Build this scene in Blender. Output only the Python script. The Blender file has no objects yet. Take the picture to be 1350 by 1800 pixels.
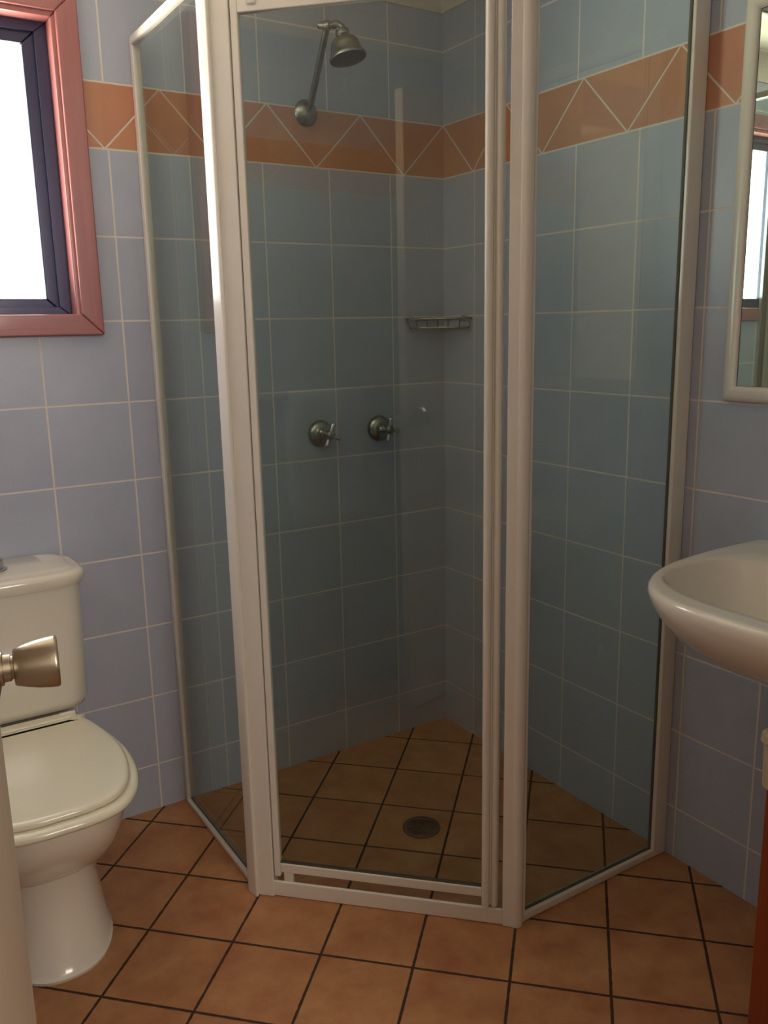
import bpy, bmesh, math, random
from mathutils import Vector, Matrix
random.seed(7)
sc = bpy.context.scene
COL = sc.collection

# ------------------------------------------------------------------ camera, world, lights, exposure
cam_d = bpy.data.cameras.new('camera')
cam = bpy.data.objects.new('camera', cam_d)
COL.objects.link(cam)
RIGHT = Vector((0.8433817503, -0.5369542953, -0.0196801435))
DOWN = Vector((-0.1295347994, -0.1676378271, -0.9773015372))
FWD = Vector((0.5214671217, 0.8267875445, -0.2109369509))
m = Matrix.Identity(4)
for i in range(3):
    m[i][0] = RIGHT[i]; m[i][1] = -DOWN[i]; m[i][2] = -FWD[i]
m.translation = Vector((-1.6169145, -2.1945589, 1.3070843))
cam.matrix_world = m
cam_d.sensor_fit = 'VERTICAL'
cam_d.sensor_height = 36.0
cam_d.lens = 1512.22 / 1800 * 36.0
cam_d.clip_start = 0.01
sc.camera = cam

vs = sc.view_settings
sc.display_settings.display_device = 'sRGB'
vs.view_transform = 'Standard'; vs.look = 'None'
vs.exposure = 0.08; vs.gamma = 1.0; vs.use_curve_mapping = False
sc.cycles.use_denoising = True
sc.cycles.max_bounces = 14
sc.cycles.transparent_max_bounces = 24
sc.cycles.caustics_reflective = False
sc.cycles.caustics_refractive = False
sc.cycles.sample_clamp_indirect = 6.0

# daylight: a soft bright sky over sunlit ground outside the window (the ground throws warm light up onto the ceiling)
SKY, GROUND = 7.5, 40.0
world = bpy.data.worlds.new('daylight'); sc.world = world
world.use_nodes = True
wt = world.node_tree
wb = wt.nodes['Background']
wtc = wt.nodes.new('ShaderNodeTexCoord'); wsx = wt.nodes.new('ShaderNodeSeparateXYZ')
wt.links.new(wtc.outputs['Generated'], wsx.inputs[0])
wr = wt.nodes.new('ShaderNodeMapRange'); wr.interpolation_type = 'SMOOTHSTEP'
wt.links.new(wsx.outputs['Z'], wr.inputs[0])
wr.inputs[1].default_value = -0.12; wr.inputs[2].default_value = 0.06; wr.inputs[3].default_value = 0; wr.inputs[4].default_value = 1
wm = wt.nodes.new('ShaderNodeMix'); wm.data_type = 'RGBA'
wt.links.new(wr.outputs[0], wm.inputs[0])
wm.inputs[6].default_value = (1.0 * GROUND, 0.91 * GROUND, 0.74 * GROUND, 1)
wm.inputs[7].default_value = (0.98 * SKY, 0.98 * SKY, 0.97 * SKY, 1)
wt.links.new(wm.outputs[2], wb.inputs[0]); wb.inputs[1].default_value = 1.0

def area(name, loc, target, sx, sy, power, color, portal=False):
    l = bpy.data.lights.new(name, 'AREA'); l.shape = 'RECTANGLE'; l.size = sx; l.size_y = sy
    l.energy = power; l.color = color
    o = bpy.data.objects.new(name, l); COL.objects.link(o)
    o.location = loc
    o.rotation_euler = (Vector(target) - Vector(loc)).to_track_quat('-Z', 'Y').to_euler()
    if portal: l.cycles.is_portal = True
    return o
# the window opening as a portal for the daylight, and two added fill lamps in the unseen hall
area('window_portal', (-1.417, 0.11, 1.67), (-1.417, -1, 1.67), 0.68, 0.70, 1, (1, 1, 1), True)
area('hall_ceiling_fill', (-1.20, -3.1, 1.75), (-1.20, -3.1, 3.0), 1.2, 1.0, 9, (1.0, 0.88, 0.74))  # added lamp, bounced off the hall ceiling as soft fill
area('hall_doorway_fill', (-0.95, -3.9, 1.80), (-1.30, 0.0, 1.15), 0.6, 0.9, 24, (1.0, 0.90, 0.80))  # added fill through the doorway onto the back-left wall and left post

# ------------------------------------------------------------------ node helpers
def srgb(r, g, b):
    f = lambda c: (c / 255 / 12.92) if c / 255 <= 0.04045 else ((c / 255 + 0.055) / 1.055) ** 2.4
    return (f(r), f(g), f(b), 1)

class NT:
    def __init__(s, name):
        s.mat = bpy.data.materials.new(name); s.mat.use_nodes = True
        s.t = s.mat.node_tree; s.n = s.t.nodes; s.n.clear()
        s.out = s.n.new('ShaderNodeOutputMaterial')
    def node(s, typ, **kw):
        n = s.n.new(typ)
        for k, v in kw.items(): setattr(n, k, v)
        return n
    def link(s, a, b): s.t.links.new(a, b)
    def put(s, sock, v):
        if hasattr(v, 'is_linked'): s.link(v, sock)
        else: sock.default_value = v
    def math(s, op, a, b=None, c=None, clamp=False):
        n = s.node('ShaderNodeMath', operation=op); n.use_clamp = clamp
        for i, v in enumerate((a, b, c)):
            if v is not None: s.put(n.inputs[i], v)
        return n.outputs[0]
    def mix(s, fac, a, b):
        n = s.node('ShaderNodeMix', data_type='RGBA')
        s.put(n.inputs[0], fac); s.put(n.inputs[6], a); s.put(n.inputs[7], b)
        return n.outputs[2]
    def fmix(s, fac, a, b):
        n = s.node('ShaderNodeMix', data_type='FLOAT')
        s.put(n.inputs[0], fac); s.put(n.inputs[2], a); s.put(n.inputs[3], b)
        return n.outputs[0]
    def pos(s):
        g = s.node('ShaderNodeNewGeometry'); x = s.node('ShaderNodeSeparateXYZ')
        s.link(g.outputs['Position'], x.inputs[0])
        return g.outputs['Position'], x.outputs
    def noise(s, vec, scale, detail=4, rough=0.55):
        n = s.node('ShaderNodeTexNoise'); s.put(n.inputs['Vector'], vec)
        n.inputs['Scale'].default_value = scale; n.inputs['Detail'].default_value = detail
        n.inputs['Roughness'].default_value = rough
        return n.outputs['Fac']
    def white(s, a, b):
        c = s.node('ShaderNodeCombineXYZ'); s.put(c.inputs[0], a); s.put(c.inputs[1], b)
        w = s.node('ShaderNodeTexWhiteNoise', noise_dimensions='3D'); s.link(c.outputs[0], w.inputs[0])
        return w.outputs[0]
    def bsdf(s, col, rough=0.4, metal=0.0, bump=None, bump_d=0.001, bump_s=0.5, coat=0.0, spec=0.5):
        p = s.node('ShaderNodeBsdfPrincipled')
        s.put(p.inputs['Base Color'], col); s.put(p.inputs['Roughness'], rough); s.put(p.inputs['Metallic'], metal)
        p.inputs['Coat Weight'].default_value = coat; p.inputs['Coat Roughness'].default_value = 0.08
        p.inputs['Specular IOR Level'].default_value = spec
        if bump is not None:
            b = s.node('ShaderNodeBump'); b.inputs['Strength'].default_value = bump_s
            b.inputs['Distance'].default_value = bump_d
            s.link(bump, b.inputs['Height']); s.link(b.outputs[0], p.inputs['Normal'])
        s.link(p.outputs[0], s.out.inputs[0])
        return s.mat

def smooth_line(nt, d, w, soft=0.0008):
    """1 inside a grout line of half width w, 0 outside"""
    n = nt.node('ShaderNodeMapRange', interpolation_type='SMOOTHSTEP')
    nt.put(n.inputs[0], d); n.inputs[1].default_value = w - soft; n.inputs[2].default_value = w + soft
    n.inputs[3].default_value = 1; n.inputs[4].default_value = 0
    return n.outputs[0]

T = 0.2
Z8 = 0.13313          # first horizontal joint
BAND0 = Z8 + 8 * T    # underside of the terracotta band
BAND1 = BAND0 + 0.14717
def wall_tile(name, axis, off, band_off=0.0):
    nt = NT(name); P, xyz = nt.pos()
    u = nt.math('MULTIPLY', xyz[axis], -1.0); z = xyz[2]
    low = nt.math('LESS_THAN', z, BAND0)
    zz = nt.fmix(low, nt.math('SUBTRACT', z, BAND1), nt.math('SUBTRACT', z, Z8))
    uu = nt.math('SUBTRACT', u, off)
    du = nt.math('PINGPONG', nt.math('ADD', uu, 20.0), T / 2)
    dz = nt.math('PINGPONG', nt.math('ADD', zz, 20.0), T / 2)
    grid = smooth_line(nt, nt.math('MINIMUM', du, dz), 0.0022)
    iu = nt.math('FLOOR', nt.math('DIVIDE', uu, T)); iz = nt.math('FLOOR', nt.math('DIVIDE', nt.math('ADD', zz, nt.math('MULTIPLY', low, 4.0)), T))
    rnd = nt.white(iu, iz)
    n1 = nt.noise(P, 9, 5, 0.6); n2 = nt.noise(P, 120, 3, 0.6)
    blue = nt.mix(n1, srgb(170, 177, 196), srgb(192, 197, 213))
    blue = nt.mix(nt.math('MULTIPLY', rnd, 0.30), blue, srgb(172, 176, 194))
    blue = nt.mix(nt.math('MULTIPLY', n2, 0.22), blue, srgb(150, 156, 178))
    # band of triangles
    H = 0.1425
    pz = nt.math('PINGPONG', nt.math('ADD', nt.math('SUBTRACT', u, band_off), 20 * 2 * H), H)
    zig = nt.math('SUBTRACT', BAND1, nt.math('MULTIPLY', pz, (BAND1 - BAND0) / H))
    dzig = nt.math('MULTIPLY', nt.math('ABSOLUTE', nt.math('SUBTRACT', z, zig)), 0.70)
    dedge = nt.math('MINIMUM', nt.math('ABSOLUTE', nt.math('SUBTRACT', z, BAND0)), nt.math('ABSOLUTE', nt.math('SUBTRACT', z, BAND1)))
    bl = smooth_line(nt, nt.math('MINIMUM', dzig, dedge), 0.0019)
    above = nt.math('GREATER_THAN', z, zig)
    it = nt.math('FLOOR', nt.math('ADD', nt.math('DIVIDE', nt.math('SUBTRACT', u, band_off), 2 * H), nt.math('MULTIPLY', above, 0.5)))
    rt = nt.white(it, nt.math('ADD', above, 3.0))
    terra = nt.mix(n1, srgb(186, 126, 92), srgb(210, 156, 122))
    terra = nt.mix(nt.math('MULTIPLY', rt, 0.45), terra, srgb(190, 122, 104))
    inband = nt.math('MULTIPLY', nt.math('GREATER_THAN', z, BAND0), nt.math('LESS_THAN', z, BAND1))
    edge = smooth_line(nt, dedge, 0.0019)
    line = nt.math('MAXIMUM', nt.fmix(inband, grid, bl), edge)
    tile = nt.mix(inband, blue, terra)
    gcol = nt.mix(nt.noise(P, 40, 3), srgb(234, 224, 218), srgb(218, 208, 200))
    col = nt.mix(line, tile, gcol)
    h = nt.math('SUBTRACT', nt.math('ADD', nt.math('MULTIPLY', n2, 0.12), nt.math('MULTIPLY', n1, 0.25)), nt.math('MULTIPLY', line, 0.6))
    r = nt.fmix(line, 0.30, 0.75)
    return nt.bsdf(col, r, bump=h, bump_d=0.0012, bump_s=0.45)

def floor_tile():
    nt = NT('terracotta_floor_tile'); P, xyz = nt.pos()
    k = 1 / math.sqrt(2)
    u = nt.math('MULTIPLY', nt.math('SUBTRACT', xyz[0], xyz[1]), k)
    v = nt.math('MULTIPLY', nt.math('ADD', xyz[0], xyz[1]), k)
    uu = nt.math('ADD', u, 20.0 - 0.106); vv = nt.math('ADD', v, 20.0 + 1.173)
    d = nt.math('MINIMUM', nt.math('PINGPONG', uu, T / 2), nt.math('PINGPONG', vv, T / 2))
    wob = nt.math('MULTIPLY', nt.math('SUBTRACT', nt.noise(P, 60, 2), 0.5), 0.0025)
    line = smooth_line(nt, nt.math('ADD', d, wob), 0.0030, 0.0010)
    rnd = nt.white(nt.math('FLOOR', nt.math('DIVIDE', uu, T)), nt.math('FLOOR', nt.math('DIVIDE', vv, T)))
    n1 = nt.noise(P, 11, 6, 0.62); n2 = nt.noise(P, 70, 4, 0.6); n3 = nt.noise(P, 320, 2, 0.6)
    n1 = nt.math('ADD', nt.math('MULTIPLY', nt.math('SUBTRACT', n1, 0.5), 2.1), 0.5, clamp=True)
    a = nt.mix(n1, srgb(150, 94, 56), srgb(214, 165, 112))
    a = nt.mix(nt.math('MULTIPLY', n2, 0.5), a, srgb(180, 112, 76))
    a = nt.mix(nt.math('MULTIPLY', rnd, 0.25), a, srgb(172, 106, 72))
    a = nt.mix(nt.math('MULTIPLY', n3, 0.2), a, srgb(120, 70, 45))
    col = nt.mix(line, a, srgb(62, 40, 26))
    h = nt.math('SUBTRACT', nt.math('MULTIPLY', n2, 0.25), line)
    return nt.bsdf(col, nt.fmix(line, 0.42, 0.9), bump=h, bump_d=0.0018, bump_s=0.5)

def plain(name, c, rough=0.4, metal=0.0, vary=0.06, scale=14, coat=0.0, bump=0.0, spec=0.5):
    nt = NT(name); tc = nt.node('ShaderNodeTexCoord')
    n = nt.noise(tc.outputs['Object'], scale, 3)
    dark = tuple(max(0, x * (1 - 2.2 * vary)) for x in c[:3]) + (1,)
    col = nt.mix(n, dark, c)
    return nt.bsdf(col, rough, metal, bump=n if bump else None, bump_d=0.001, bump_s=bump, coat=coat, spec=spec)

def wood(name, c1, c2, axis=2, rough=0.4, coat=0.2):
    nt = NT(name); tc = nt.node('ShaderNodeTexCoord'); mp = nt.node('ShaderNodeMapping')
    nt.link(tc.outputs['Object'], mp.inputs[0])
    s = [38, 38, 38]; s[axis] = 2.2; mp.inputs['Scale'].default_value = s
    n = nt.noise(mp.outputs[0], 1.0, 6, 0.65)
    n2 = nt.noise(tc.outputs['Object'], 5, 2)
    col = nt.mix(n, c1, c2)
    col = nt.mix(nt.math('MULTIPLY', n2, 0.3), col, c1)
    return nt.bsdf(col, rough, bump=n, bump_d=0.0006, bump_s=0.3, coat=coat)

def brushed(name, c, rough=0.28):
    nt = NT(name); tc = nt.node('ShaderNodeTexCoord'); mp = nt.node('ShaderNodeMapping')
    nt.link(tc.outputs['Object'], mp.inputs[0]); mp.inputs['Scale'].default_value = (30, 30, 900)
    n = nt.noise(mp.outputs[0], 1.0, 2)
    r = nt.math('ADD', nt.math('MULTIPLY', n, 0.12), rough - 0.06)
    return nt.bsdf(c, r, 1.0)

def glass(name, tint, f0=0.04):
    """thin clear sheet: tinted transmission and a mirror reflection that grows towards grazing angles (Schlick)"""
    nt = NT(name)
    g = nt.node('ShaderNodeNewGeometry')
    dot = nt.node('ShaderNodeVectorMath', operation='DOT_PRODUCT')
    nt.link(g.outputs['Normal'], dot.inputs[0]); nt.link(g.outputs['Incoming'], dot.inputs[1])
    c = nt.math('ABSOLUTE', dot.outputs['Value'])
    p5 = nt.math('POWER', nt.math('SUBTRACT', 1.0, c, clamp=True), 5.0)
    F = nt.math('ADD', f0, nt.math('MULTIPLY', p5, 1 - f0))
    tr = nt.node('ShaderNodeBsdfTransparent'); tr.inputs[0].default_value = tint
    gl = nt.node('ShaderNodeBsdfGlossy'); gl.inputs['Roughness'].default_value = 0.0
    gl.inputs['Color'].default_value = (1, 1, 1, 1)
    mx = nt.node('ShaderNodeMixShader')
    nt.link(F, mx.inputs[0]); nt.link(tr.outputs[0], mx.inputs[1]); nt.link(gl.outputs[0], mx.inputs[2])
    nt.link(mx.outputs[0], nt.out.inputs[0])
    return nt.mat

M = {}
M['tile_back'] = wall_tile('blue_wall_tile_back', 0, 0.18941)
M['tile_right'] = wall_tile('blue_wall_tile_right', 1, 0.15026)
M['tile_left'] = wall_tile('blue_wall_tile_left', 1, 0.1)
M['tile_front'] = wall_tile('blue_wall_tile_front', 0, 0.18941)
M['floor'] = floor_tile()
M['ceiling'] = plain('ceiling_paint', srgb(226, 222, 210), 0.8, vary=0.02, scale=5)
M['cornice'] = plain('cornice_plaster', srgb(222, 214, 200), 0.75, vary=0.03)
M['hall_wall'] = plain('hall_paint', srgb(214, 203, 186), 0.85, vary=0.03, scale=4)
M['hall_floor'] = plain('hall_carpet', srgb(128, 108, 92), 0.95, vary=0.2, scale=120)
M['white_metal'] = plain('white_powder_coat', srgb(232, 226, 216), 0.22, vary=0.03, scale=30, coat=0.35)
M['glass'] = glass('shower_glass', (0.87, 0.92, 0.89, 1))
M['pane'] = glass('window_glass', (0.97, 0.98, 0.98, 1))
M['seal'] = plain('grey_glazing_seal', srgb(88, 84, 76), 0.6)
M['porcelain'] = plain('white_porcelain', srgb(232, 226, 212), 0.12, vary=0.02, coat=0.4)
M['seat'] = plain('cream_seat_plastic', srgb(236, 230, 208), 0.18, vary=0.02, coat=0.3)
M['chrome'] = plain('chrome', srgb(205, 205, 205), 0.10, 1.0, vary=0.02)
M['old_chrome'] = plain('worn_chrome', srgb(168, 166, 158), 0.22, 1.0, vary=0.12, scale=60)
M['dark_chrome'] = plain('shower_face_grey', srgb(70, 72, 76), 0.35, 0.6, vary=0.1, scale=90)
M['satin'] = brushed('satin_brass_steel', srgb(178, 166, 148), 0.30)
M['satin_dark'] = plain('satin_steel_shadow_gap', srgb(70, 58, 50), 0.35, 1.0)
M['timber'] = wood('red_timber', srgb(148, 88, 88), srgb(184, 122, 120), 2, 0.35, 0.3)  # mauve shift puts the lens flare's tint into the timber colour
M['timber_h'] = wood('red_timber_rail', srgb(148, 88, 88), srgb(184, 122, 120), 0, 0.35, 0.3)  # same flare-tinted mauve for the horizontal bars
M['cab_wood'] = wood('orange_brown_timber', srgb(112, 42, 16), srgb(150, 66, 26), 2, 0.4, 0.2)
M['alu'] = plain('dark_window_aluminium', srgb(52, 52, 84), 0.35, 0.3, vary=0.08, scale=60, coat=0.2)  # indigo base carries the lens flare cast; the metal itself is plain dark
M['door'] = plain('door_paint', srgb(214, 194, 172), 0.5, vary=0.05, scale=6)
M['mirror'] = plain('mirror_silver', srgb(232, 240, 232), 0.01, 1.0, vary=0.0)
M['mirror_back'] = plain('mirror_edge_black', srgb(40, 40, 38), 0.5)
M['drain'] = plain('dark_drain_metal', srgb(96, 92, 90), 0.4, 0.7, vary=0.2, scale=90)
M['drain_shade'] = plain('drain_shadow', srgb(14, 13, 13), 0.8)
M['towel'] = plain('towel_cotton', srgb(214, 214, 222), 0.95, vary=0.1, scale=240, bump=0.6)
M['tub'] = plain('beige_plastic', srgb(190, 170, 142), 0.4)
M['rubber'] = plain('dark_rubber', srgb(48, 44, 40), 0.6)
M['fascia'] = plain('pale_eave_board', srgb(190, 178, 186), 0.8)

# ------------------------------------------------------------------ mesh helpers
def link_obj(name, me, parent=None):
    o = bpy.data.objects.new(name, me); COL.objects.link(o)
    if parent is not None:
        o.parent = parent
        o.matrix_parent_inverse = Matrix.Identity(4)
    return o
def empty(name, loc, label, cat, group=None):
    o = bpy.data.objects.new(name, None); COL.objects.link(o); o.location = loc
    o.empty_display_size = 0.05
    o['label'] = label; o['category'] = cat
    if group: o['group'] = group
    return o
def world_off(parent):
    v = Vector((0, 0, 0)); p = parent
    while p is not None:
        v += Vector(p.location); p = p.parent
    return v
def finish(name, bm, mat, parent=None, smooth=False, bevel=0.0, seg=2, auto=True, subsurf=0):
    """vertices are given in world coordinates; they are moved into the parent's frame"""
    off = world_off(parent)
    bmesh.ops.recalc_face_normals(bm, faces=bm.faces)
    if off.length: bmesh.ops.translate(bm, vec=-off, verts=bm.verts)
    me = bpy.data.meshes.new(name); bm.to_mesh(me); bm.free()
    for mm in (mat if isinstance(mat, (list, tuple)) else [mat]): me.materials.append(mm)
    if smooth:
        for p in me.polygons: p.use_smooth = True
    o = link_obj(name, me, parent)
    if bevel:
        b = o.modifiers.new('bevel', 'BEVEL'); b.width = bevel; b.segments = seg; b.limit_method = 'ANGLE'
        b.angle_limit = math.radians(40); b.harden_normals = False
        for p in me.polygons: p.use_smooth = True
        w = o.modifiers.new('wn', 'WEIGHTED_NORMAL'); w.keep_sharp = True
    if subsurf:
        s = o.modifiers.new('sub', 'SUBSURF'); s.levels = subsurf; s.render_levels = subsurf
    return o
def box_to(bm, x0, x1, y0, y1, z0, z1, fr=None):
    """fr: optional (origin, ex, ey) plan frame"""
    vs_ = []
    for z in (z0, z1):
        for x, y in ((x0, y0), (x1, y0), (x1, y1), (x0, y1)):
            p = Vector((x, y, z)) if fr is None else Vector((*(fr[0] + fr[1] * x + fr[2] * y), z))
            vs_.append(bm.verts.new(p))
    for f in ((0, 3, 2, 1), (4, 5, 6, 7), (0, 1, 5, 4), (1, 2, 6, 5), (2, 3, 7, 6), (3, 0, 4, 7)):
        bm.faces.new([vs_[i] for i in f])
def box(name, x0, x1, y0, y1, z0, z1, mat, parent=None, bevel=0.0, fr=None, seg=2):
    bm = bmesh.new(); box_to(bm, x0, x1, y0, y1, z0, z1, fr)
    return finish(name, bm, mat, parent, bevel=bevel, seg=seg)
def prism_to(bm, pts, z0, z1, fr=None):
    P_ = [(Vector((x, y)) if fr is None else fr[0] + fr[1] * x + fr[2] * y) for x, y in pts]
    a = [bm.verts.new((p.x, p.y, z0)) for p in P_]; b = [bm.verts.new((p.x, p.y, z1)) for p in P_]
    n = len(P_)
    bm.faces.new(a); bm.faces.new(b)
    for i in range(n): bm.faces.new((a[i], a[(i + 1) % n], b[(i + 1) % n], b[i]))
def loft_to(bm, rings, cap0=True, cap1=True):
    R = [[bm.verts.new(p) for p in r] for r in rings]
    n = len(R[0])
    for a, b in zip(R[:-1], R[1:]):
        for i in range(n): bm.faces.new((a[i], a[(i + 1) % n], b[(i + 1) % n], b[i]))
    if cap0: bm.faces.new(R[0])
    if cap1: bm.faces.new(R[-1])
def basis(d):
    d = Vector(d).normalized(); a = Vector((0, 0, 1)) if abs(d.z) < 0.9 else Vector((1, 0, 0))
    x = d.cross(a).normalized(); y = d.cross(x).normalized()
    return d, x, y
def lathe_to(bm, org, d, prof, n=32, cap0=True, cap1=True):
    """prof: list of (distance along d, radius)"""
    d, x, y = basis(d); org = Vector(org)
    rings = [[org + d * t + (x * math.cos(2 * math.pi * i / n) + y * math.sin(2 * math.pi * i / n)) * max(r, 1e-4) for i in range(n)] for t, r in prof]
    loft_to(bm, rings, cap0, cap1)
def lathe(name, org, d, prof, mat, parent=None, n=32, bevel=0.0, sharp=False):
    bm = bmesh.new(); lathe_to(bm, org, d, prof, n)
    o = finish(name, bm, mat, parent, smooth=True)
    o.modifiers.new('split', 'EDGE_SPLIT').split_angle = math.radians(38)
    return o
def tube_to(bm, path, r, n=12):
    path = [Vector(p) for p in path]; rings = []; up = None
    for i, p in enumerate(path):
        d = (path[min(i + 1, len(path) - 1)] - path[max(i - 1, 0)]).normalized()
        if up is None: _, x, y = basis(d)
        else:
            x = (up - d * up.dot(d)).normalized(); y = d.cross(x)
        up = x
        rr = r[i] if isinstance(r, (list, tuple)) else r
        rings.append([p + (x * math.cos(2 * math.pi * k / n) + y * math.sin(2 * math.pi * k / n)) * rr for k in range(n)])
    loft_to(bm, rings)
def tube(name, path, r, mat, parent=None, n=14):
    bm = bmesh.new(); tube_to(bm, path, r, n)
    o = finish(name, bm, mat, parent, smooth=True)
    o.modifiers.new('split', 'EDGE_SPLIT').split_angle = math.radians(45)
    return o
def structure(o): o['kind'] = 'structure'; return o

# ------------------------------------------------------------------ the room
XL, YF, ZC, ZT = -1.79, -2.10, 2.26, 2.30      # left wall, door wall, ceiling
WX0, WX1, WZ0, WZ1 = -1.735, -1.098, 1.345, 2.002   # window opening
def wall_with_hole(name, axis, pos0, pos1, a0, a1, z0, z1, h, mat):
    """a slab between pos0 and pos1 on the given axis ('y' faces), with a rectangular hole h=(a0,a1,z0,z1)"""
    bm = bmesh.new()
    A = [a0, h[0], h[1], a1]; Zs = [z0, h[2], h[3], z1]
    def v(a, p, z): return (a, p, z) if axis == 'y' else (p, a, z)
    g = {}
    for p in (pos0, pos1):
        for i, a in enumerate(A):
            for j, z in enumerate(Zs): g[p, i, j] = bm.verts.new(v(a, p, z))
    for p in (pos0, pos1):
        for i in range(3):
            for j in range(3):
                if (i, j) == (1, 1): continue
                bm.faces.new([g[p, i, j], g[p, i + 1, j], g[p, i + 1, j + 1], g[p, i, j + 1]])
    def side(l):
        for (i, j), (k, q) in zip(l, l[1:] + l[:1]):
            bm.faces.new([g[pos0, i, j], g[pos0, k, q], g[pos1, k, q], g[pos1, i, j]])
    side([(1, 1), (2, 1), (2, 2), (1, 2)])
    side([(0, 0), (1, 0), (2, 0), (3, 0), (3, 1), (3, 2), (3, 3), (2, 3), (1, 3), (0, 3), (0, 2), (0, 1)])
    return structure(finish(name, bm, mat))
wall_with_hole('wall_back', 'y', 0.0, 0.10, XL - 0.1, 0.1, -0.05, ZT, (WX0, WX1, WZ0, WZ1), M['tile_back'])
structure(box('wall_right', 0, 0.1, -2.21, 0, -0.05, ZT, M['tile_right']))
structure(box('wall_hall_right', 0, 0.1, -4.2, -2.21, -0.05, ZT, M['hall_wall']))
structure(box('wall_left', XL - 0.1, XL, -2.21, 0, -0.05, ZT, M['tile_left']))
# door wall, opening behind the camera
wall_with_hole('wall_front', 'y', -2.21, YF, XL, 0, 0.0, ZT, (-1.665, -0.86, 0.004, 2.05), M['tile_front'])
structure(box('floor', XL - 0.1, 0.1, YF - 0.11, 0.0, -0.06, 0, M['floor']))
structure(box('ceiling', XL - 0.1, 0.1, -4.2, 0.1, ZC, ZC + 0.05, M['ceiling']))
def cornice(name, p0, p1, inward):
    p0, p1, inw = Vector(p0), Vector(p1), Vector(inward)
    prof = [(0, 2.180), (0.006, 2.180)]
    for k in range(9):
        a = math.pi / 2 * k / 8
        prof.append((0.006 + 0.074 * (1 - math.cos(a)), 2.184 + 0.070 * math.sin(a)))
    prof += [(0.082, 2.26), (0, 2.26)]
    bm = bmesh.new()
    loft_to(bm, [[Vector((*(p.xy + inw.xy * a), z)) for a, z in prof] for p in (p0, p1)])
    return structure(finish(name, bm, M['cornice'], bevel=0))
cornice('trim_1', (XL, 0, 0), (0, 0, 0), (0, -1, 0))
cornice('trim_2', (0, YF, 0), (0, 0, 0), (-1, 0, 0))
cornice('trim_3', (XL, YF, 0), (XL, 0, 0), (1, 0, 0))
cornice('trim_4', (XL, YF, 0), (0, YF, 0), (0, 1, 0))
# hall behind the doorway
structure(box('wall_hall_left', -2.5, -2.4, -4.2, -2.21, -0.05, ZT, M['hall_wall']))
structure(box('wall_hall_front', -2.5, 0.1, -4.3, -4.2, -0.05, ZT, M['hall_wall']))
structure(box('wall_hall_back', -2.4, XL - 0.1, -2.21, -2.11, -0.05, ZT, M['hall_wall']))
structure(box('floor_hall', -2.5, 0.1, -4.3, -2.21, -0.06, -0.002, M['hall_floor']))
structure(box('ceiling_hall', -2.5, XL - 0.1, -4.3, -2.11, ZT - 0.002, ZT + 0.05, M['ceiling']))

# ------------------------------------------------------------------ window
win = bpy.data.objects.new('window_1', None); COL.objects.link(win); win.location = ((WX0 + WX1) / 2, 0, WZ0)
structure(win)
def frame_rect(name, x0, x1, z0, z1, w, y0, y1, mats, parent, bevel, parts=True, wt=None):
    """four mitred bars"""
    wt = wt or w
    out = [(x0, z0), (x1, z0), (x1, z1), (x0, z1)]
    inn = [(x0 + w, z0 + wt), (x1 - w, z0 + wt), (x1 - w, z1 - wt), (x0 + w, z1 - wt)]
    nm = ['sill_rail', 'jamb', 'head_rail', 'jamb']
    bmj = bmesh.new()
    for i in range(4):
        k = (i + 1) % 4
        bm = bmesh.new() if parts else bmj
        q = [out[i], out[k], inn[k], inn[i]]
        a = [bm.verts.new((p[0], y0, p[1])) for p in q]; b = [bm.verts.new((p[0], y1, p[1])) for p in q]
        bm.faces.new(a); bm.faces.new(b)
        for j in range(4): bm.faces.new((a[j], a[(j + 1) % 4], b[(j + 1) % 4], b[j]))
        if parts: finish(nm[i], bm, mats[i % 2], parent, bevel=bevel)
    if not parts: return finish(name, bmj, mats[0], parent, bevel=bevel)
    bmj.free()
# timber architrave standing proud of the tiles, timber reveal, dark aluminium frame and sash, pane
arch = frame_rect('architrave', -1.7885, -1.040, 1.300, 2.062, 0.050, -0.022, 0.004, [M['timber_h'], M['timber']], win, 0.004)
frame_rect('timber_reveal', WX0 - 0.014, WX1 + 0.012, WZ0 - 0.01, WZ1 + 0.012, 0.014, -0.012, 0.10, [M['timber']], win, 0.003, parts=False)
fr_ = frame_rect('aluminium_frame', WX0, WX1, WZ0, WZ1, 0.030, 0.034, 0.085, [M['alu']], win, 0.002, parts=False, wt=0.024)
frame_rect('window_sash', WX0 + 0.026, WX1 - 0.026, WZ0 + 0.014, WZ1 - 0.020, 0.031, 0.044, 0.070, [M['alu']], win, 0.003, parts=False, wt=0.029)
box('window_pane', WX0 + 0.05, WX1 - 0.05, 0.055, 0.060, WZ0 + 0.04, WZ1 - 0.04, M['pane'], win)

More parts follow.
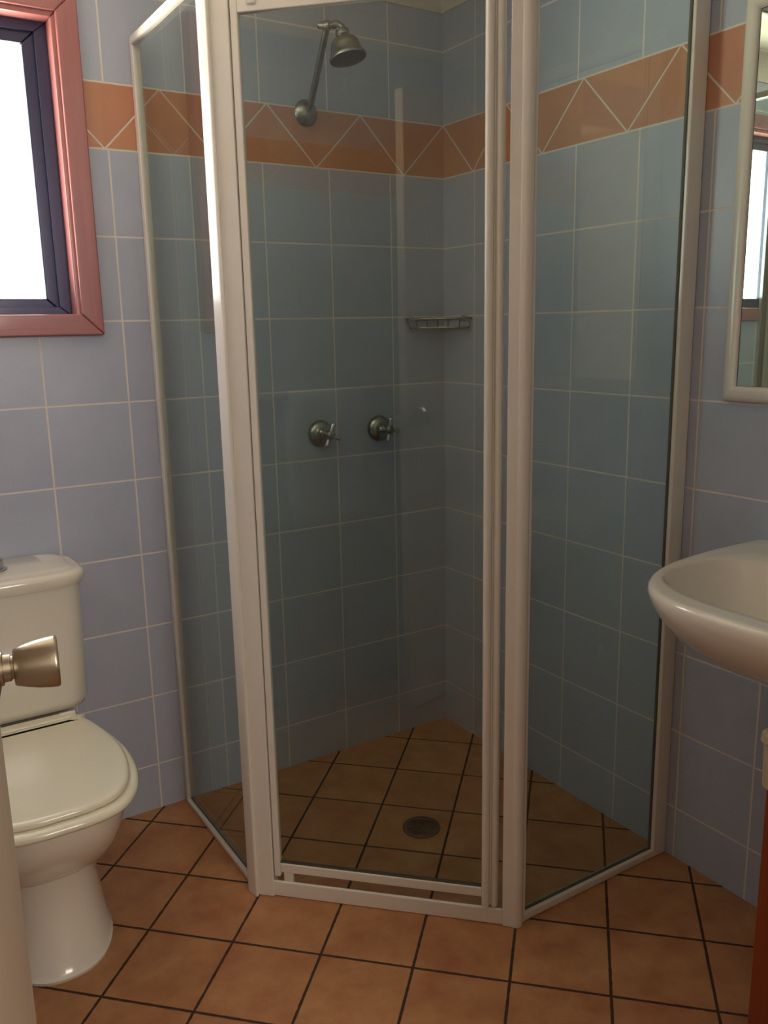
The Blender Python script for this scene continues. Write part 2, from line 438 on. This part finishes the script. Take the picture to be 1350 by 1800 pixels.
# ------------------------------------------------------------------ shower enclosure
sh = empty('shower_screen', (-0.55, -0.55, 0), 'white framed corner shower screen with clear glass panels and a door across the angle', 'shower screen')
O2 = Vector((-0.925, -0.5)); E_ = Vector((1, -1)).normalized(); N_ = Vector((-1, -1)).normalized()   # along the door, outward
FD = (O2, E_, N_)
LD = 0.6010
WM = M['white_metal']
def half_round(cx, cy, r, a0, a1, n=14):
    return [(cx + r * math.cos(a0 + (a1 - a0) * i / n), cy + r * math.sin(a0 + (a1 - a0) * i / n)) for i in range(n + 1)]
def post(name, mirror):
    bm = bmesh.new()
    f = (lambda p: p) if not mirror else (lambda p: (LD - p[0], p[1]))
    # flat leaf in the plane of the door, round bead on the angle, leaf along the side panel
    prism_to(bm, [f(p) for p in ((-0.002, -0.030), (0.044 if not mirror else 0.024, -0.030), (0.044 if not mirror else 0.024, 0.003), (-0.002, 0.003))], 0, 1.975, FD)
    ring = half_round(-0.005, -0.010, 0.0155, 0, 2 * math.pi, 24)[:-1]
    if mirror: prism_to(bm, [f(p) for p in ring], 0, 1.975, FD)
    else: prism_to(bm, [(-0.9385, -0.480), (-0.9360, -0.4945), (-0.9333, -0.5080), (-0.9315, -0.5115), (-0.9285, -0.5130), (-0.9250, -0.5115), (-0.9222, -0.5060), (-0.912, -0.494), (-0.922, -0.476), (-0.934, -0.476)], 0, 1.975)
    if not mirror: prism_to(bm, [(-0.926, -0.500), (-0.900, -0.500), (-0.900, -0.489), (-0.926, -0.489)], 0, 1.975)
    else: prism_to(bm, [(-0.503, -0.9275), (-0.4665, -0.9275), (-0.4665, -0.899), (-0.503, -0.899)], 0, 1.975)
    o = finish(name, bm, WM, sh, bevel=0.002)
    return o
post('corner_post', False)
post('corner_post', True)
SY = -0.925
box('wall_channel', -0.921, -0.901, -0.024, -0.001, 0, 1.984, WM, sh, 0.003)
box('wall_channel', -0.046, -0.001, -0.927, -0.910, 0, 1.978, WM, sh, 0.003)
box('bottom_rail', -0.924, -0.906, -0.492, -0.022, 0.0, 0.015, WM, sh, 0.003)
box('bottom_rail', -0.475, -0.040, -0.926, -0.904, 0.0, 0.020, WM, sh, 0.003)
box('top_rail', -0.925, -0.907, -0.4925, -0.020, 1.965, 1.984, WM, sh, 0.004)
box('top_rail', -0.475, -0.040, -0.926, -0.899, 1.952, 1.978, WM, sh, 0.004)
box('door_sill', 0.006, LD - 0.012, -0.009, 0.000, 0.0, 0.040, WM, sh, 0.004, FD)
box('door_header', 0.006, LD - 0.006, -0.030, 0.000, 1.928, 1.975, WM, sh, 0.004, FD)
box('side_glass', -0.9135, -0.9085, -0.490, -0.020, 0.012, 1.960, M['glass'], sh)['label'] = 'clear glass of the side panel'
box('side_glass', -0.480, -0.036, -0.9165, -0.9115, 0.014, 1.960, M['glass'], sh)['label'] = 'clear glass of the side panel'
def seal(name, *a, fr=None): return box(name, *a, M['seal'], sh, 0, fr)
seal('glazing_seal', -0.9145, -0.9075, -0.470, -0.030, 0.016, 0.0195)
seal('glazing_seal', -0.474, -0.042, -0.9175, -0.9105, 0.019, 0.0230)
seal('glazing_seal', -0.0480, -0.0455, -0.9175, -0.9105, 0.022, 1.955)

# the pivoting door
dbm = bmesh.new()
box_to(dbm, 0.0455, 0.061, -0.018, -0.001, 0.052, 1.922, FD)
box_to(dbm, 0.0605, 0.535, -0.018, -0.001, 0.064, 0.087, FD)
box_to(dbm, 0.0605, 0.535, -0.018, -0.001, 1.892, 1.922, FD)
door = finish('shower_door', dbm, WM, sh, bevel=0.0025)
door['label'] = 'white framed pivoting shower door'
hbm = bmesh.new()
prism_to(hbm, [(0.531, -0.020)] + half_round(0.5395, 0.002, 0.0085, math.pi, 0, 10) + [(0.548, -0.002), (0.5515, -0.003)] + half_round(0.5585, -0.003, 0.007, math.pi, 0, 8) + [(0.567, -0.006), (0.567, -0.020)], 0.046, 1.924, FD)
finish('handle_stile', hbm, WM, door, bevel=0.001)
box('door_glass', 0.056, 0.536, -0.011, -0.006, 0.080, 1.898, M['glass'], door, 0, FD)
box('glazing_bead', 0.061, 0.531, -0.012, -0.004, 0.086, 0.0905, M['seal'], door, 0, FD)
box('pivot_block', 0.067, 0.090, -0.020, -0.004, 0.030, 0.066, M['porcelain'], door, 0.003, FD)
box('pivot_cap', 0.080, 0.100, -0.004, 0.004, 1.903, 1.935, WM, door, 0.004, FD)

# ------------------------------------------------------------------ shower fittings
# shower head on its arm
shd = empty('overhead_shower', (-0.456, 0, 1.87), 'chrome shower head on a long angled wall arm above the terracotta band', 'shower head')
W0 = Vector((-0.456, 0, 1.868)); EL = Vector((-0.467, -0.150, 2.036))
lathe('wall_flange', W0, (0, -1, 0), [(0.0, 0.033), (0.004, 0.034), (0.012, 0.029), (0.018, 0.020), (0.022, 0.012)], M['old_chrome'], shd, 36)
arm = [W0 + Vector((0, -0.012, 0)), W0 + Vector((0, -0.03, 0.012))]
for k in range(1, 9): arm.append(arm[1].lerp(EL, k / 8))
tube('shower_arm', arm, 0.0085, M['old_chrome'], shd)
HD = Vector((-0.449, -0.192, 2.024))
hd_dir = Vector((0.11, -0.20, -0.97)).normalized()
lathe('swivel_joint', EL + Vector((-0.020, 0.012, 0.004)), (0.75, -0.62, -0.08), [(0, 0.004), (0.003, 0.0085), (0.016, 0.0095), (0.020, 0.0125), (0.030, 0.0125), (0.034, 0.0085), (0.046, 0.0075), (0.050, 0.004)], M['old_chrome'], shd, 20)
tube('head_neck', [EL + Vector((0.006, -0.016, 0.002)), EL + Vector((0.012, -0.032, 0.002)), HD + Vector((0.000, -0.002, 0.004)), HD + hd_dir * 0.012], [0.0075, 0.0075, 0.0075, 0.0085], M['old_chrome'], shd)
lathe('spray_rose', HD, hd_dir, [(0.002, 0.007), (0.003, 0.0150), (0.006, 0.0170), (0.016, 0.0175), (0.019, 0.0150), (0.021, 0.0175), (0.025, 0.0260), (0.031, 0.0325), (0.042, 0.0365), (0.054, 0.0390), (0.062, 0.0430), (0.066, 0.0455), (0.070, 0.0465), (0.073, 0.0460)], M['old_chrome'], shd, 44)
lathe('spray_face', HD + hd_dir * 0.068, hd_dir, [(0.0, 0.0452), (0.0052, 0.0440), (0.0065, 0.034), (0.007, 0.002)], M['dark_chrome'], shd, 44)
# taps
def tap(x, ang, label):
    t = empty('shower_tap', (x, 0, 1.008), label, 'tap', 'taps in the shower')
    p = Vector((x, 0, 1.008)); d = (0, -1, 0)
    lathe('escutcheon', p, d, [(0.0, 0.038), (0.004, 0.039), (0.014, 0.036), (0.022, 0.028), (0.027, 0.016)], M['old_chrome'], t, 36)
    lathe('spindle', p, d, [(0.020, 0.013), (0.036, 0.0125), (0.038, 0.0095), (0.052, 0.009), (0.054, 0.013), (0.068, 0.013), (0.072, 0.009), (0.073, 0.002)], M['old_chrome'], t, 24)
    for k in range(2):
        a = ang + k * math.pi / 2
        dv = Vector((math.cos(a), 0, math.sin(a)))
        c = p + Vector((0, -0.061, 0))
        bm = bmesh.new()
        lathe_to(bm, c - dv * 0.036, dv, [(0, 0.003), (0.002, 0.0062), (0.008, 0.0066), (0.020, 0.0046), (0.036, 0.006), (0.052, 0.0046), (0.064, 0.0066), (0.070, 0.0062), (0.072, 0.003)], 14)
        finish('handle_bar', bm, M['chrome'], t, smooth=True)
    return t
tap(-0.447, math.radians(68), 'chrome cross-handle shower tap further from the tiled corner')
tap(-0.247, math.radians(80), 'chrome cross-handle shower tap nearer the tiled corner')
# corner soap rack
rk = empty('soap_rack', (0, 0, 1.300), 'chrome wire corner soap rack fixed on the tiles of the shower corner', 'soap rack')
def arc(z, r, n=14):
    return [Vector((-0.006 - (r - 0.006) * math.cos(math.pi / 2 * k / n) * (0.86 + 0.14 * abs(math.cos(math.pi * k / n))), -0.006 - (r - 0.006) * math.sin(math.pi / 2 * k / n) * (0.86 + 0.14 * abs(math.cos(math.pi * k / n))), z)) for k in range(n + 1)]
tube('rim_wire', [Vector((-0.004, -0.004, 1.326))] + arc(1.326, 0.142) + [Vector((-0.004, -0.004, 1.326))], 0.0032, M['old_chrome'], rk, 8)
tube('base_wire', [Vector((-0.006, -0.006, 1.300))] + arc(1.300, 0.132) + [Vector((-0.006, -0.006, 1.300))], 0.0028, M['old_chrome'], rk, 8)
for k in range(1, 8):
    t = 0.132 * k / 8
    a = arc(1.300, t, 8)
    tube('shelf_wire', a, 0.0018, M['old_chrome'], rk, 6)
A1 = arc(1.326, 0.142, 12); A2 = arc(1.300, 0.132, 12)
for k in range(0, 13, 2):
    tube('upright_wire', [A1[k], A2[k]], 0.0018, M['old_chrome'], rk, 6)
box('wall_plate', -0.146, -0.118, -0.005, 0, 1.318, 1.334, M['chrome'], rk, 0.002)
box('wall_plate', -0.005, 0, -0.120, -0.092, 1.318, 1.334, M['chrome'], rk, 0.002)
# floor waste
dr = empty('floor_drain', (-0.447, -0.494, 0), 'round dark metal floor drain set in the shower floor tiles', 'drain')
DC = Vector((-0.447, -0.494, 0))
bm = bmesh.new()
n = 40
loft_to(bm, [[DC + Vector((r * math.cos(2 * math.pi * i / n), r * math.sin(2 * math.pi * i / n), z)) for i in range(n)] for r, z in ((0.050, 0.0), (0.050, 0.0030), (0.047, 0.0045), (0.039, 0.0045), (0.037, 0.003), (0.037, 0.0))], False, False)
finish('drain_rim', bm, M['drain'], dr, smooth=False)
lathe('drain_shade_disc', DC, (0, 0, 1), [(0.0002, 0.038), (0.0012, 0.038)], M['drain_shade'], dr)  # flat near-black disc paints the shade of the hole under the grate
bm = bmesh.new()
for k in range(-4, 5):
    h = math.sqrt(0.037 ** 2 - (k * 0.0078) ** 2)
    c = Matrix.Rotation(math.radians(35), 2)
    ex = Vector((c[0][0], c[1][0])); ey = Vector((c[0][1], c[1][1]))
    box_to(bm, k * 0.0078 - 0.0022, k * 0.0078 + 0.0022, -h, h, 0.0015, 0.0036, (DC.xy, ex, ey))
box_to(bm, -0.036, 0.036, -0.003, 0.003, 0.0015, 0.0036, (DC.xy, ex, ey))
finish('drain_grate', bm, M['drain'], dr)

# ------------------------------------------------------------------ toilet
TX = -1.36
tl = empty('toilet', (TX, -0.35, 0), 'white close-coupled toilet with closed lid beneath the window', 'toilet')
def rrect(x0, x1, y0, y1, r, z, n=6, dz=None):
    pts = []
    for cx, cy, a in ((x1 - r, y1 - r, 0), (x0 + r, y1 - r, 90), (x0 + r, y0 + r, 180), (x1 - r, y0 + r, 270)):
        for k in range(n + 1):
            t = math.radians(a + 90 * k / n)
            pts.append(Vector((cx + r * math.cos(t), cy + r * math.sin(t), z)))
    return pts
def slab_loft(name, rings, mat, parent):
    bm = bmesh.new(); loft_to(bm, rings)
    o = finish(name, bm, mat, parent, smooth=True)
    o.modifiers.new('split', 'EDGE_SPLIT').split_angle = math.radians(50)
    return o
HC = 0.172
def cis(z, s, rc, dy=0.0): return rrect(TX - HC - s, TX + HC + s, -0.182 - s + dy, -0.004, rc, z, 8)
slab_loft('cistern', [cis(0.424, -0.040, 0.03, 0.03), cis(0.425, -0.020, 0.04, 0.0), cis(0.433, -0.007, 0.045), cis(0.452, 0.0, 0.05), cis(0.60, 0.003, 0.05), cis(0.737, 0.005, 0.05)], M['porcelain'], tl)
lid_c = slab_loft('cistern_lid', [cis(0.734, 0.004, 0.052), cis(0.735, 0.012, 0.056), cis(0.744, 0.0165, 0.058), cis(0.758, 0.017, 0.058), cis(0.766, 0.013, 0.056), cis(0.7695, 0.004, 0.05), cis(0.769, -0.004, 0.045), cis(0.7725, -0.012, 0.04), cis(0.775, -0.024, 0.035), cis(0.776, -0.06, 0.02)], M['porcelain'], tl)
lathe('flush_button', (TX + 0.003, -0.10, 0.775), (0, 0, 1), [(0, 0.027), (0.004, 0.027), (0.006, 0.024), (0.0065, 0.0195), (0.026, 0.019), (0.029, 0.016), (0.030, 0.002)], M['chrome'], lid_c, 28)
SEAT = [(0.0, -0.662), (0.056, -0.660), (0.113, -0.641), (0.155, -0.590), (0.178, -0.520), (0.187, -0.450), (0.186, -0.385), (0.172, -0.290), (0.152, -0.215), (0.138, -0.160)]
def catmull(pts, per=5):
    out = []
    for i in range(len(pts) - 1):
        p0 = pts[max(i - 1, 0)]; p1 = pts[i]; p2 = pts[i + 1]; p3 = pts[min(i + 2, len(pts) - 1)]
        for k in range(per):
            t = k / per
            out.append(tuple(0.5 * ((2 * p1[j]) + (-p0[j] + p2[j]) * t + (2 * p0[j] - 5 * p1[j] + 4 * p2[j] - p3[j]) * t * t + (-p0[j] + 3 * p1[j] - 3 * p2[j] + p3[j]) * t ** 3) for j in range(2)))
    out.append(pts[-1])
    return out
def sym_outline(half, cx):
    h = catmull(half)
    return [(cx + x, y) for x, y in h] + [(cx - x, y) for x, y in reversed(h[1:])]
SO = sym_outline(SEAT, TX)
def inset(pts, d):
    out = []; n = len(pts)
    for i in range(n):
        a = Vector(pts[i - 1]); b = Vector(pts[i]); c = Vector(pts[(i + 1) % n])
        t = (c - a).normalized(); nn = Vector((-t.y, t.x))
        out.append(tuple(b + nn * d))
    return out
def ring(pts, z, d=0.0):
    return [Vector((x, y, z)) for x, y in (inset(pts, d) if d else pts)]
def egg(hx, y0, y1, z, n=len(SO), p=2.3, cx=TX):
    """closed ring, same count as the seat outline, starting at the front"""
    pts = []
    cy = (y0 + y1) / 2; hy = (y1 - y0) / 2
    for i in range(n):
        a = -math.pi / 2 + 2 * math.pi * i / n
        c, s = math.cos(a), math.sin(a)
        pts.append(Vector((cx + hx * math.copysign(abs(c) ** (2 / p), c), cy + hy * math.copysign(abs(s) ** (2 / p), s), z)))
    return pts
pbm = bmesh.new()
def tilt(r, k):
    for p in r: p.z += (-0.35 - p.y) * k
    return r
loft_to(pbm, [egg(0.124, -0.540, -0.130, 0.0), egg(0.1255, -0.543, -0.128, 0.008), egg(0.120, -0.532, -0.130, 0.016), tilt(egg(0.1125, -0.522, -0.135, 0.080), 0.2), tilt(egg(0.1045, -0.512, -0.14, 0.148), 0.42), tilt(egg(0.1055, -0.515, -0.140, 0.151), 0.42), tilt(egg(0.118, -0.538, -0.130, 0.160), 0.40),
              tilt(egg(0.139, -0.574, -0.120, 0.195), 0.32), tilt(egg(0.155, -0.602, -0.100, 0.245), 0.2), tilt(egg(0.166, -0.626, -0.080, 0.305), 0.08), egg(0.173, -0.644, -0.06, 0.362), egg(0.175, -0.650, -0.05, 0.390), egg(0.166, -0.640, -0.06, 0.396)])
loft_to(pbm, [rrect(TX - w, TX + w, -0.215, -0.012, 0.03, z) for w, z in ((0.100, 0.20), (0.120, 0.30), (0.135, 0.38), (0.137, 0.405), (0.130, 0.412))])
pan = finish('pan', pbm, M['porcelain'], tl, smooth=True)
pan.modifiers.new('split', 'EDGE_SPLIT').split_angle = math.radians(50)
slab_loft('seat', [ring(SO, 0.396, 0.012), ring(SO, 0.397, 0.004), ring(SO, 0.403, 0.0), ring(SO, 0.410, 0.002), ring(SO, 0.4145, 0.008), ring(SO, 0.416, 0.016)], M['seat'], tl)
LO = sym_outline(SEAT[:8] + [(0.158, -0.238), (0.143, -0.202)], TX)
lidr = [(0.417, 0.026), (0.4175, 0.020), (0.421, 0.0175), (0.427, 0.018), (0.4305, 0.0215), (0.4322, 0.0265)]
hb = bmesh.new(); loft_to(hb, [rrect(TX - 0.128 + a, TX + 0.128 - a, -0.2225 + a, -0.186 - a, 0.010, z) for z, a in ((0.4165, 0.0), (0.427, 0.0), (0.4305, 0.002), (0.432, 0.006))])
finish('hinge_bar', hb, M['seat'], tl, smooth=False, bevel=0.001)
seat_lid = slab_loft('seat_lid', [ring(LO, z, d) for z, d in lidr] + [[p.lerp(Vector((TX, -0.40, z)), t) + Vector((0, 0, z - 0.4322)) * (1 - t) for p in ring(LO, 0.4322, 0.0265)] for z, t in ((0.4331, 0.06), (0.4334, 0.14))], M['seat'], tl)
for s in (-1, 1):
    bm = bmesh.new(); lathe_to(bm, (TX + s * 0.108, -0.200, 0.429), (1, 0, 0), [(-0.019, 0.003), (-0.018, 0.007), (0.018, 0.007), (0.019, 0.003)], 16)
    finish('seat_hinge', bm, M['seat'], tl, smooth=True)

# ------------------------------------------------------------------ wash basin
BY = -1.40
ws = empty('wash_basin', (0, BY, 0.65), 'white porcelain wash basin mounted on the wall beneath the mirror', 'basin')
BH = [(0.0, -0.4955), (0.07, -0.494), (0.13, -0.482), (0.18, -0.455), (0.222, -0.410), (0.252, -0.352), (0.272, -0.275), (0.284, -0.160), (0.284, -0.060), (0.280, 0.0)]
bh = catmull(BH, 8)
_out = [Vector((x, dy)) for dy, x in bh] + [Vector((x, -dy)) for dy, x in reversed(bh[1:])]
NB = 72; BC = Vector((-0.235, 0.0))
def outline_at(a):
    d = Vector((math.cos(a), math.sin(a))); best = 0.2
    for i in range(len(_out)):
        p, q = _out[i] - BC, _out[(i + 1) % len(_out)] - BC
        e = q - p; den = d.x * e.y - d.y * e.x
        if abs(den) < 1e-9: continue
        t = (p.x * e.y - p.y * e.x) / den; u = (p.x * d.y - p.y * d.x) / den
        if t > 0 and -1e-6 <= u <= 1 + 1e-6: best = t
    return BC + d * best
BASE = [outline_at(2 * math.pi * i / NB) for i in range(NB)]
def bring(z, s, sx):
    return [Vector((min(-0.001, p.x * sx), BY + p.y * s, z)) for p in BASE]
def cavity(z, s, x0, x1):
    """inner bowl outline: superellipse between x0 (front) and x1 (tap ledge)"""
    pts = []; cx = (x0 + x1) / 2; hx = (x1 - x0) / 2; hy = 0.285 * s
    for p in BASE:
        a = math.atan2((p.y) / 0.285, (p.x - BC.x) / 0.245)
        c, q = math.cos(a), math.sin(a)
        k = (abs(c) ** 2.7 + abs(q) ** 2.7) ** (-1 / 2.7)
        pts.append(Vector((cx + hx * c * k, BY + hy * q * k, z)))
    return pts
rings = [bring(0.655, 0.25, 0.34), bring(0.660, 0.38, 0.45), bring(0.680, 0.58, 0.60), bring(0.715, 0.76, 0.765), bring(0.755, 0.885, 0.885), bring(0.795, 0.958, 0.958), bring(0.822, 0.990, 0.990),
         bring(0.838, 1.0, 1.0), bring(0.846, 0.996, 0.996), bring(0.850, 0.985, 0.987)]
top = bring(0.8505, 0.975, 0.978); inn = cavity(0.8490, 0.858, -0.442, -0.112)
rings += [[a.lerp(b, t) for a, b in zip(top, inn)] for t in (0, 0.33, 0.66, 1.0)]
rings += [cavity(0.846, 0.848, -0.4385, -0.116), cavity(0.836, 0.832, -0.433, -0.121), cavity(0.790, 0.74, -0.402, -0.140), cavity(0.740, 0.56, -0.352, -0.170), cavity(0.712, 0.32, -0.300, -0.205), cavity(0.705, 0.08, -0.262, -0.240)]
bm = bmesh.new(); loft_to(bm, rings)
bowl = finish('bowl', bm, M['porcelain'], ws, smooth=True)
bowl.modifiers.new('split', 'EDGE_SPLIT').split_angle = math.radians(55)
lathe('plug_hole', (-0.25, BY, 0.7045), (0, 0, 1), [(0, 0.024), (0.004, 0.024), (0.005, 0.018), (0.0045, 0.002)], M['chrome'], ws, 24)
# tap on the ledge
tb = bmesh.new()
lathe_to(tb, (-0.055, BY, 0.849), (0, 0, 1), [(0, 0.026), (0.006, 0.026), (0.010, 0.021), (0.070, 0.019), (0.080, 0.021), (0.100, 0.020), (0.108, 0.010)], 24)
tube_to(tb, [(-0.06, BY, 0.90), (-0.11, BY, 0.912), (-0.155, BY, 0.905), (-0.165, BY, 0.892)], 0.011, 14)
finish('mixer_tap', tb, M['chrome'], ws, smooth=True)
# the mirror above
mr = empty('wall_mirror', (0, -1.40, 1.135), 'white framed wall mirror hanging above the wash basin', 'mirror')
def ring_frame(name, y0, y1, z0, z1, w, mat, parent):
    """rounded moulding swept around a rectangle on the right wall"""
    prof = [(0.0, 0.000), (0.0, 0.010), (0.004, 0.017), (0.012, 0.021), (0.022, 0.021), (0.028, 0.017), (w, 0.012), (w, 0.000)]
    bm = bmesh.new(); rows = []
    for a, h in prof:
        rows.append([bm.verts.new((-h - 0.0005, y, z)) for y, z in ((y0 - a * -1, z0 + a), (y0 + a, z1 - a), (y1 - a, z1 - a), (y1 - a, z0 + a))])
    k = len(rows)
    for i in range(k):
        for j in range(4):
            bm.faces.new((rows[i][j], rows[i][(j + 1) % 4], rows[(i + 1) % k][(j + 1) % 4], rows[(i + 1) % k][j]))
    o = finish(name, bm, mat, parent, smooth=True)
    o.modifiers.new('split', 'EDGE_SPLIT').split_angle = math.radians(50)
    return o
ring_frame('frame', -1.78, -1.018, 1.137, 1.925, 0.033, WM, mr)
box('frame_rebate', -0.0125, -0.0005, -1.750, -1.048, 1.166, 1.895, M['mirror_back'], mr)
box('mirror_glass', -0.0135, -0.0126, -1.744, -1.0535, 1.1705, 1.890, M['mirror'], mr)

# ------------------------------------------------------------------ cupboard beneath the basin
cb = empty('timber_cabinet', (-0.18, -1.58, 0), 'reddish timber cabinet standing on the floor below the wash basin', 'cabinet')
CX0, CX1, CY0, CY1, CZ = -0.380, -0.010, -1.82, -1.420, 0.538
bm = bmesh.new()
box_to(bm, CX0 + 0.018, CX1, CY0, CY1, 0.0, CZ)
finish('body', bm, M['cab_wood'], cb, bevel=0.003)
for (a, b) in ((CY0 + 0.002, (CY0 + CY1) / 2 - 0.002), ((CY0 + CY1) / 2 + 0.002, CY1 - 0.001)):
    d_ = box('cabinet_door', CX0, CX0 + 0.017, a, b, 0.05, CZ - 0.002, M['cab_wood'], cb, 0.002)
    lathe('knob', (CX0, (CY0 + CY1) / 2 + (0.03 if b > -1.5 else -0.03), 0.40), (-1, 0, 0), [(0, 0.006), (0.012, 0.006), (0.014, 0.012), (0.022, 0.012), (0.026, 0.004)], M['old_chrome'], d_, 18)
tubx = empty('storage_tub', (-0.2, -1.50, CZ), 'pale beige lidded tub standing on the timber cabinet below the basin', 'tub')
bm = bmesh.new(); loft_to(bm, [rrect(CX0 - 0.016 + a, -0.08 - a, -1.63 + a, CY1 + 0.010 - a, 0.018, z) for z, a in ((CZ + 0.0005, 0.006), (CZ + 0.004, 0.003), (CZ + 0.080, 0.001), (CZ + 0.0805, 0.008), (CZ + 0.083, 0.008))])
finish('body', bm, M['tub'], tubx, smooth=False)
bm = bmesh.new(); loft_to(bm, [rrect(CX0 - 0.019 + a, -0.076 - a, -1.634 + a, CY1 + 0.013 - a, 0.02, z) for z, a in ((CZ + 0.083, 0.001), (CZ + 0.085, 0.0), (CZ + 0.098, 0.001), (CZ + 0.103, 0.006))])
finish('lid', bm, M['tub'], tubx, smooth=False)

# ------------------------------------------------------------------ the open room door with its knobs
DU = Vector((0.175, 0.985)).normalized(); DN = Vector((DU.y, -DU.x))    # along the leaf to the latch edge, and out of the face seen
LATCH = Vector((-1.523, -1.345))
FO = (LATCH, DU, DN)
dr1 = bpy.data.objects.new('door_1', None); COL.objects.link(dr1); dr1.location = (LATCH.x - 0.77 * DU.x, LATCH.y - 0.77 * DU.y, 0.008)
structure(dr1)
box('leaf', -0.77, 0.0, -0.035, 0.0, 0.008, 2.003, M['door'], dr1, 0.0015, FO)
def knob(side):
    c = LATCH - DU * 0.060 + DN * (0.0 if side > 0 else -0.035)
    p = Vector((c.x, c.y, 1.017)); d = Vector((DN.x, DN.y, 0)) * side
    k = lathe('door_knob', p, d, [(0.0205, 0.0155), (0.0215, 0.0165), (0.030, 0.0192), (0.040, 0.0214), (0.0500, 0.0228), (0.0550, 0.0231), (0.0562, 0.0230), (0.0578, 0.0220), (0.0582, 0.019), (0.0576, 0.002)], M['satin'], dr1, 48)
    lathe('knob_rose', p, d, [(0.0, 0.032), (0.003, 0.032), (0.0065, 0.026), (0.0090, 0.017)], M['satin'], k, 40)
    lathe('knob_neck', p, d, [(0.007, 0.0150), (0.0115, 0.0150), (0.0122, 0.0122), (0.0180, 0.0120), (0.0184, 0.0104), (0.022, 0.0104)], M['satin'], k, 32)
knob(1); knob(-1)
box('latch_plate', -0.0001, 0.0012, -0.029, -0.006, 0.955, 1.010, M['satin'], dr1, 0.0003, FO)

# ------------------------------------------------------------------ towel rail on the wall behind the door, seen in the shower glass
tr = empty('towel_rail', (XL, -1.18, 1.09), 'chrome towel rail on the tiled wall opposite the wash basin', 'rail')
tube('rail_bar', [(XL + 0.06, -0.95, 1.09), (XL + 0.06, -1.20, 1.09), (XL + 0.06, -1.42, 1.09)], 0.009, M['chrome'], tr)
for y in (-0.96, -1.41):
    lathe('rail_bracket', (XL, y, 1.09), (1, 0, 0), [(0, 0.022), (0.006, 0.022), (0.010, 0.011), (0.066, 0.011), (0.070, 0.006)], M['chrome'], tr, 20)
bm = bmesh.new()
xs = XL + 0.06
prof = [(xs - 0.016, 0.72)] + [(xs - 0.015 - 0.001 * math.sin(k), 0.72 + 0.36 * k / 8) for k in range(1, 8)] + [(xs + 0.0155 * math.cos(a), 1.09 + 0.0155 * math.sin(a)) for a in [math.pi - math.pi * k / 8 for k in range(9)]] + [(xs + 0.016 + 0.001 * math.sin(k * 1.3), 1.08 - 0.43 * k / 9) for k in range(1, 10)]
nY = 12
g = [[bm.verts.new((x + 0.002 * math.sin(j * 1.1 + z * 9), -1.29 + 0.27 * j / nY, z)) for j in range(nY + 1)] for x, z in prof]
for a, b in zip(g[:-1], g[1:]):
    for j in range(nY): bm.faces.new((a[j], a[j + 1], b[j + 1], b[j]))
tw = finish('towel', bm, M['towel'], None, smooth=True)
s_ = tw.modifiers.new('thick', 'SOLIDIFY'); s_.thickness = 0.005; s_.offset = 1
tw['label'] = 'pale towel draped over the chrome rail on the wall opposite the basin'; tw['category'] = 'towel'
